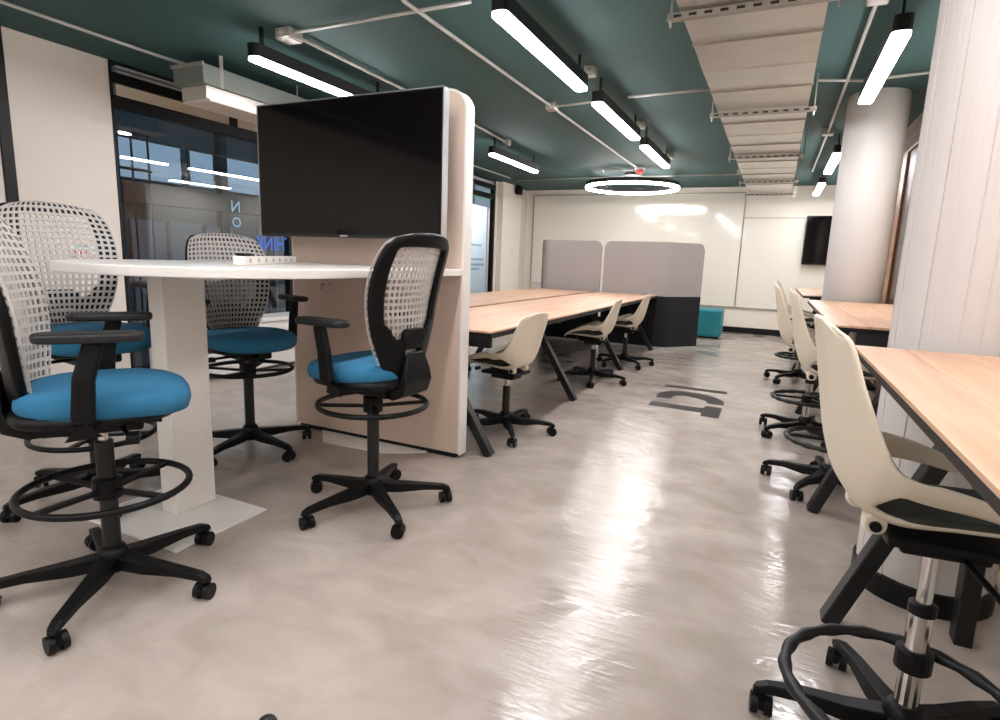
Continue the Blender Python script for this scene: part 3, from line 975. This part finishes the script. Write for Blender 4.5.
# ---------------------------------------------------------------- cream shell chairs
# (v, y, z, half width, side forward, side raise)
SHELL = [(0.0, -0.235, 0.425, 0.135, 0.02, -0.035), (0.05, -0.228, 0.40, 0.165, 0.03, -0.01), (0.2, -0.205, 0.28, 0.195, 0.045, 0.0), (0.36, -0.175, 0.13, 0.215, 0.075, 0.02),
         (0.48, -0.13, 0.025, 0.225, 0.075, 0.10), (0.57, -0.06, -0.012, 0.228, 0.045, 0.135), (0.70, 0.05, -0.008, 0.228, 0.01, 0.112), (0.85, 0.17, 0.0, 0.222, 0.0, 0.062), (0.95, 0.245, 0.002, 0.205, -0.01, 0.018), (1.0, 0.275, -0.018, 0.175, -0.02, 0.0)]
def shell_pt(u, v, off=0.0):
    y, z, hw_, f, r = lerp_tab(SHELL, v)
    au = abs(u)
    k = max(0.0, (au - 0.35) / 0.65) ** 1.5
    p = Vector((u * hw_, y + f * k, z + r * k))
    if off:
        y2, z2 = lerp_tab(SHELL, min(1, v + 0.02))[:2]
        y1, z1 = lerp_tab(SHELL, max(0, v - 0.02))[:2]
        d = Vector((0, y2 - y1, z2 - z1)).normalized()
        p += Vector((0, -d.z, d.y)) * off
    return p

def shell_chair(name, label, loc, facing, seat, stool, base_rot, group, ring=0.24, ring_off=(0, 0)):
    hb = 1.0 if stool else 0.86            # the low chairs have a shorter back
    wb = 0.90 if stool else 1.0             # and the stools a slimmer one
    dy = -0.055 if stool else 0.0          # the stool's shell sits further back over its column
    t = thing(name, label, 'chair', loc, facing - PI / 2, group)
    star_base(t, 0.315 if not stool else 0.305, base_rot, 0.12, 0.05)
    if stool:
        obj('column_tube', tube(B(), [(0, 0, 0.10), (0, 0, 0.40)], 0.025, 18), 'chrome', t, bevel=0.002)
        obj('gas_lift', tube(B(), [(0, 0, 0.38), (0, 0, seat - 0.08)], 0.016, 16), 'chrome', t)
        obj('column_boot', lathe(B(), [(0.02, 0.405), (0.029, 0.40), (0.029, 0.378), (0.02, 0.376)], 18), 'black_plastic', t)
        n = 72
        pts, rs = [], []
        for k in range(n):
            a = 2 * PI * k / n
            R = 0.222
            pts.append((ring_off[0] + R * math.cos(a), ring_off[1] + R * math.sin(a), ring))
            rs.append(0.0135 + 0.0022 * math.sin(18 * a))
        rg = obj('foot_ring', tube(B(), pts, rs, 10, closed=True), 'rubber', t, smooth=True)
        obj('collar', lathe(B(), [(0.026, ring - 0.03), (0.038, ring - 0.026), (0.038, ring + 0.02), (0.026, ring + 0.024)], 20), 'black_plastic', rg)
        for k in range(0 if ring_off[0] else 3):
            a = 0.5 + 2 * PI * k / 3
            obj('spoke', beam(B(), [(0.03 * math.cos(a), 0.03 * math.sin(a), ring), (0.22 * math.cos(a), 0.22 * math.sin(a), ring)], 0.03, 0.014), 'black_plastic', rg, bevel=0.003)
    else:
        obj('column_tube', tube(B(), [(0, 0, 0.08), (0, 0, seat - 0.14)], 0.026, 16), 'black_metal', t, bevel=0.002)
        obj('gas_lift', tube(B(), [(0, 0, seat - 0.15), (0, 0, seat - 0.08)], 0.015, 12), 'chrome', t)
    bm = B()
    box(bm, -0.06, 0.06, -0.08, 0.09, seat - 0.088, seat - 0.055)
    box(bm, -0.105, 0.105, -0.12, 0.14, seat - 0.058, seat - 0.035)
    me = obj('mechanism', bm, 'black_plastic', t, bevel=0.008)
    obj('lever', tube(B(), [(0.05, 0.04, seat - 0.08), (0.20, 0.06, seat - 0.10)], 0.007, 8), 'black_plastic', me)
    # shell with a long slot down each side of the seat
    nu, nv = 22, 34
    bm = B()
    def shrink(p):
        return Vector((p.x * wb, p.y, p.z * hb if p.z > 0 and p.y < 0.0 else p.z))
    g = [[bm.verts.new(shrink(shell_pt(-1 + 2 * i / nu, j / nv)) + Vector((0, dy, seat))) for i in range(nu + 1)] for j in range(nv + 1)]
    for j in range(nv):
        for i in range(nu):
            u = abs(-1 + 2 * (i + 0.5) / nu)
            v = (j + 0.5) / nv
            if 0.55 < u < 0.84 and 0.49 < v < 0.90:
                continue
            bm.faces.new((g[j][i], g[j][i + 1], g[j + 1][i + 1], g[j + 1][i]))
    sh = obj('shell', bm, 'cream', t, smooth=True, solid=(0.012, 0), sub=1)
    bm = B()
    nu, nv = 12, 16
    g = [[bm.verts.new(shell_pt((-0.52 + 1.04 * i / nu) * (1 - 0.25 * abs(2 * j / nv - 1) ** 4), 0.53 + 0.42 * j / nv, 0.016) + Vector((0, dy, seat))) for i in range(nu + 1)] for j in range(nv + 1)]
    for j in range(nv):
        for i in range(nu):
            bm.faces.new((g[j][i], g[j][i + 1], g[j + 1][i + 1], g[j + 1][i]))
    obj('seat_pad', bm, 'green_pad', t, smooth=True, solid=(0.018, 0), sub=1)
    for s in (-1, 1):
        bm = B()
        prism(bm, rrect(-0.112, -0.066, -0.040, 0.008, 0.018, 4), 0.06, 0.092, lambda y, z, x: (s * x, y + dy, z + seat))
        br = obj('rear_bracket', bm, 'cream', t, bevel=0.005)
        obj('bolt', tube(B(), [(s * 0.08, -0.09 + dy, seat - 0.02), (s * 0.099, -0.09 + dy, seat - 0.02)], 0.012, 14), 'black_plastic', br)
        obj('bolt', tube(B(), [(s * 0.11, 0.15 + dy, seat - 0.024), (s * 0.145, 0.15 + dy, seat - 0.024)], 0.012, 12), 'black_plastic', t)
    return t

gl = 'cream chairs at the long desk'
shell_chair('shell_chair', 'cream shell chair nearest the television panel at the long desk', (-1.545, 3.42, 0), rad(172), 0.46, False, 0.09, gl)
shell_chair('shell_chair', 'middle cream shell chair on the aisle side of the long desk', (-1.52, 5.38, 0), rad(186), 0.46, False, -0.49, gl)
shell_chair('shell_chair', 'cream shell chair of the long desk closest to the grey screen', (-1.47, 6.50, 0), rad(182), 0.46, False, 0.07, gl)
shell_chair('shell_chair', 'cream shell chair on the far side of the long desk, barely seen', (-3.05, 5.0, 0), rad(8), 0.46, False, 0.6, gl)
gr = 'cream stools at the counters'
shell_chair('shell_stool', 'big cream shell stool with chrome column nearest the viewer at the counter', (0.388, 1.525, 0), rad(6), 0.625, True, -0.38, gr, 0.262, (0.157, -0.07))
shell_chair('shell_stool', 'cream shell stool just beyond the nearest one, at the middle counter', (0.365, 3.40, 0), rad(0), 0.63, True, 0.73, gr, 0.27)
shell_chair('shell_stool', 'second cream shell stool of the middle counter, before the grey column', (0.29, 4.45, 0), rad(0), 0.63, True, 0.4, gr, 0.27)
shell_chair('shell_stool', 'farthest cream shell stool at the counter beyond the grey column', (0.31, 6.62, 0), rad(0), 0.63, True, 3.1, gr, 0.27)

# ---------------------------------------------------------------- long bench desk
t = thing('bench_desk', 'long double bench desk with oak tops and splayed black legs', 'desk', (-2.30, 2.90, 0))
L3 = (0.0, 1.68, 3.38, 5.10)
for k in range(3):
    for s in (-1, 1):
        a, b = L3[k] + 0.003, L3[k + 1] - 0.003
        if k == 0 and s < 0:
            a = 0.5                            # the window-side row starts half a metre later
        x0, x1 = (0.042, 0.88) if s > 0 else (-0.88, -0.042)
        dt = obj('desktop', box(B(), x0, x1, a, b, 0.730, 0.742), 'oak', t, bevel=0.002)
        obj('edge_underlay', box(B(), x0 + 0.002, x1 - 0.002, a + 0.002, b - 0.002, 0.700, 0.730), 'black_frame', dt)
    obj('cable_flap', box(B(), -0.036, 0.036, L3[k] + (0.55 if k == 0 else 0.30), L3[k + 1] - 0.30, 0.715, 0.733), 'black_frame', t, bevel=0.003)
    for s in (-1, 1):
        obj('cross_rail', box(B(), s * 0.45 - 0.03, s * 0.45 + 0.03, (0.56 if k == 0 and s < 0 else L3[k] + 0.06), L3[k + 1] - 0.06, 0.655, 0.700), 'black_metal', t, bevel=0.003)
for y in (0.03, 1.62, 3.25, 4.95):
    for s in (-1, 1):
        yl = 0.55 if y < 1 and s < 0 else y
        xa, xb = (0.0, 0.72) if s > 0 else (-0.72, -0.002)
        obj('leg_beam', box(B(), xa, xb, yl - 0.03, yl + 0.03, 0.64, 0.700), 'black_metal', t, bevel=0.004)
        obj('leg', beam(B(), [(s * 0.47, yl, 0.67), (s * 0.885, yl, 0.0)], 0.05, 0.06, upv=(0, 1, 0)), 'black_metal', t, bevel=0.004)
for xa, xb, y in ((0.045, 0.87, 0.004), (-0.87, -0.045, 0.504), (-0.87, 0.87, 5.056)):
    obj('end_apron', box(B(), xa, xb, y, y + 0.04, 0.645, 0.700), 'black_frame', t, bevel=0.003)

# ---------------------------------------------------------------- acoustic screens
def screen_path(pts, r, n=8):
    out = [Vector(pts[0])]
    for i in range(1, len(pts) - 1):
        p, a, b = Vector(pts[i]), Vector(pts[i - 1]), Vector(pts[i + 1])
        d0, d1 = (a - p).normalized(), (b - p).normalized()
        s, e = p + d0 * r, p + d1 * r
        for k in range(n + 1):
            q = k / n
            out.append(s * (1 - q) ** 2 + p * 2 * q * (1 - q) + e * q * q)
    out.append(Vector(pts[-1]))
    return out

def resample(path, step):
    out = [path[0]]
    for a, b in zip(path, path[1:]):
        n = max(1, int((b - a).length / step))
        for k in range(1, n + 1):
            out.append(a.lerp(b, k / n))
    return out

def acoustic_screen(label, pts, cr, split=0.725, top=1.45, loc=(0, 0, 0)):
    t = thing('acoustic_screen', label, 'screen', loc)
    path = resample(screen_path(pts, cr), 0.03)
    dist = [0]
    for a, b in zip(path, path[1:]):
        dist.append(dist[-1] + (b - a).length)
    Ltot = dist[-1]
    def slab(z0f, z1f, thick):
        bm = B()
        cols = []
        for i, p in enumerate(path):
            d = (path[min(i + 1, len(path) - 1)] - path[max(i - 1, 0)]).normalized()
            nrm = Vector((-d.y, d.x))
            col = []
            for sgn in (-1, 1):
                q = p + nrm * sgn * thick / 2
                col.append([bm.verts.new((q.x, q.y, z0f(dist[i]))), bm.verts.new((q.x, q.y, z1f(dist[i])))])
            cols.append(col)
        for a, b in zip(cols, cols[1:]):
            bm.faces.new((a[0][0], b[0][0], b[0][1], a[0][1]))
            bm.faces.new((a[1][0], b[1][0], b[1][1], a[1][1]))
            bm.faces.new((a[0][1], b[0][1], b[1][1], a[1][1]))
            bm.faces.new((a[0][0], b[0][0], b[1][0], a[1][0]))
        for c in (cols[0], cols[-1]):
            bm.faces.new((c[0][0], c[0][1], c[1][1], c[1][0]))
        return bm
    def ztop(s):
        e = min(s, Ltot - s)
        R = 0.09
        return top if e >= R else top - R + math.sqrt(max(0, R * R - (R - e) ** 2))
    obj('upper_panel', slab(lambda s: split, ztop, 0.05), 'grey_felt', t, smooth=False, bevel=0.006)
    obj('lower_panel', slab(lambda s: 0.035, lambda s: split, 0.05), 'dark_felt', t, bevel=0.004)
    obj('plinth', slab(lambda s: 0.0, lambda s: 0.035, 0.056), 'conduit', t)
    return t
acoustic_screen('right-hand grey felt screen with dark lower half, folded round beside the ottoman', [(-2.205, 8.06), (-1.31, 8.02), (-0.93, 8.47)], 0.05)
acoustic_screen('left-hand grey felt screen with rounded corners at the end of the long desk', [(-3.22, 8.32), (-3.10, 8.08), (-2.25, 8.06)], 0.08)

# ---------------------------------------------------------------- ottoman
t = thing('ottoman', 'teal cube ottoman by the back wall beside the grey screens', 'ottoman', (-0.99, 10.02, 0))
obj('body', box(B(), -0.28, 0.28, -0.27, 0.27, 0.03, 0.47), 'teal_vinyl', t, bevel=0.035, seg=4)
for a in (-1, 1):
    for b in (-1, 1):
        obj('foot', lathe(B(), [(0.02, 0), (0.025, 0.035)], 10, (a * 0.22, b * 0.21, 0)), 'black_plastic', t)
obj('seam', box(B(), -0.2815, 0.2815, -0.2715, 0.2715, 0.395, 0.40), 'teal_vinyl', t, bevel=0.001)

# ---------------------------------------------------------------- counters on the right
def counter(label, y0, y1, feet):
    t = thing('counter_table', label, 'table', (0.255, y0, 0), 0, 'oak counters along the right side')
    Ln = y1 - y0
    q = 0.14
    for k, (xa, xb) in enumerate(((0, q), (q + 0.002, 0.60))):
        obj('top_plank', box(B(), xa, xb, 0, Ln, 0.902, 0.912), 'oak', t, bevel=0.0015)
    obj('edge_underlay', box(B(), 0.0015, 0.5985, 0.0015, Ln - 0.0015, 0.884, 0.902), 'black_frame', t)
    obj('cross_rail', box(B(), 0.20, 0.36, 0.08, Ln - 0.08, 0.80, 0.884), 'black_metal', t, bevel=0.003)
    for y in feet:
        yl = y - y0
        obj('leg_beam', box(B(), 0.10, 0.50, yl - 0.03, yl + 0.03, 0.81, 0.884), 'black_metal', t, bevel=0.004)
        obj('leg', beam(B(), [(0.335, yl, 0.84), (0.022, yl, 0.0)], 0.05, 0.07, upv=(0, 1, 0)), 'black_metal', t, bevel=0.005)
        obj('leg', beam(B(), [(0.36, yl, 0.82), (0.40, yl + 0.08, 0.0)], 0.05, 0.06, upv=(0, 1, 0)), 'black_metal', t, bevel=0.005)
    return t
counter('oak counter nearest the viewer, ending at the white board-marked column', -0.35, 2.20, (-0.1, 2.06))
counter('middle oak counter between the white column and the grey column', 2.98, 5.33, (2.78 + 0.26, 5.15))
counter('farthest oak counter beyond the grey column near the wall television', 6.25, 8.7, (7.15, 8.5))

# yellow pipe stub low behind the white column
t = thing('pipe_stub', 'yellow capped pipe stub at the lower right behind the white column', 'pipe', (0.925, 2.80, 0))
obj('pipe', tube(B(), [(0, 0, 0.0), (0, 0, 0.07)], 0.03, 14), 'yellow', t)
obj('cap', lathe(B(), [(0.03, 0.06), (0.042, 0.065), (0.042, 0.10), (0.03, 0.12), (0.0, 0.125)], 16), 'yellow', t, smooth=True)

# ---------------------------------------------------------------- floor markings
def marking(label, poly):
    bm = prism(B(), poly, 0.0, 0.0012)
    tag(obj('floor_marking', bm, 'vinyl_mark'), label, 'floor marking', 'dark lettering on the aisle floor')
marking('dark straight bar lettered on the aisle floor, farthest of the three marks', [(-0.855, 5.585), (-0.856, 5.674), (-0.293, 5.656), (-0.292, 5.549)])
marking('dark curved hook-shaped mark on the aisle floor, between the other two', [(-0.844, 5.079), (-0.85, 5.184), (-0.835, 5.302), (-0.776, 5.389), (-0.706, 5.43), (-0.632, 5.439), (-0.494, 5.43), (-0.395, 5.374), (-0.328, 5.292), (-0.288, 5.206), (-0.282, 5.083), (-0.415, 5.073), (-0.432, 5.161), (-0.511, 5.222), (-0.609, 5.264), (-0.678, 5.239), (-0.712, 5.2), (-0.709, 5.07), (-0.826, 5.054)])
marking('dark bar with a square block end on the aisle floor, nearest of the three', [(-0.846, 4.741), (-0.839, 4.886), (-0.556, 4.875), (-0.423, 4.878), (-0.416, 4.971), (-0.284, 4.969), (-0.283, 4.6), (-0.417, 4.61), (-0.424, 4.72), (-0.533, 4.72)])

# small black stop at the bottom edge
t = thing('floor_stop', 'small black rounded stop on the floor at the bottom edge of the photo', 'door stop', (-0.985, 0.865, 0))
obj('dome', lathe(B(), [(0.026, 0.004), (0.026, 0.03), (0.02, 0.045), (0.008, 0.052), (0, 0.053)], 20), 'rubber', t, smooth=True)
obj('washer', lathe(B(), [(0.03, 0), (0.03, 0.004)], 20), 'black_metal', t)
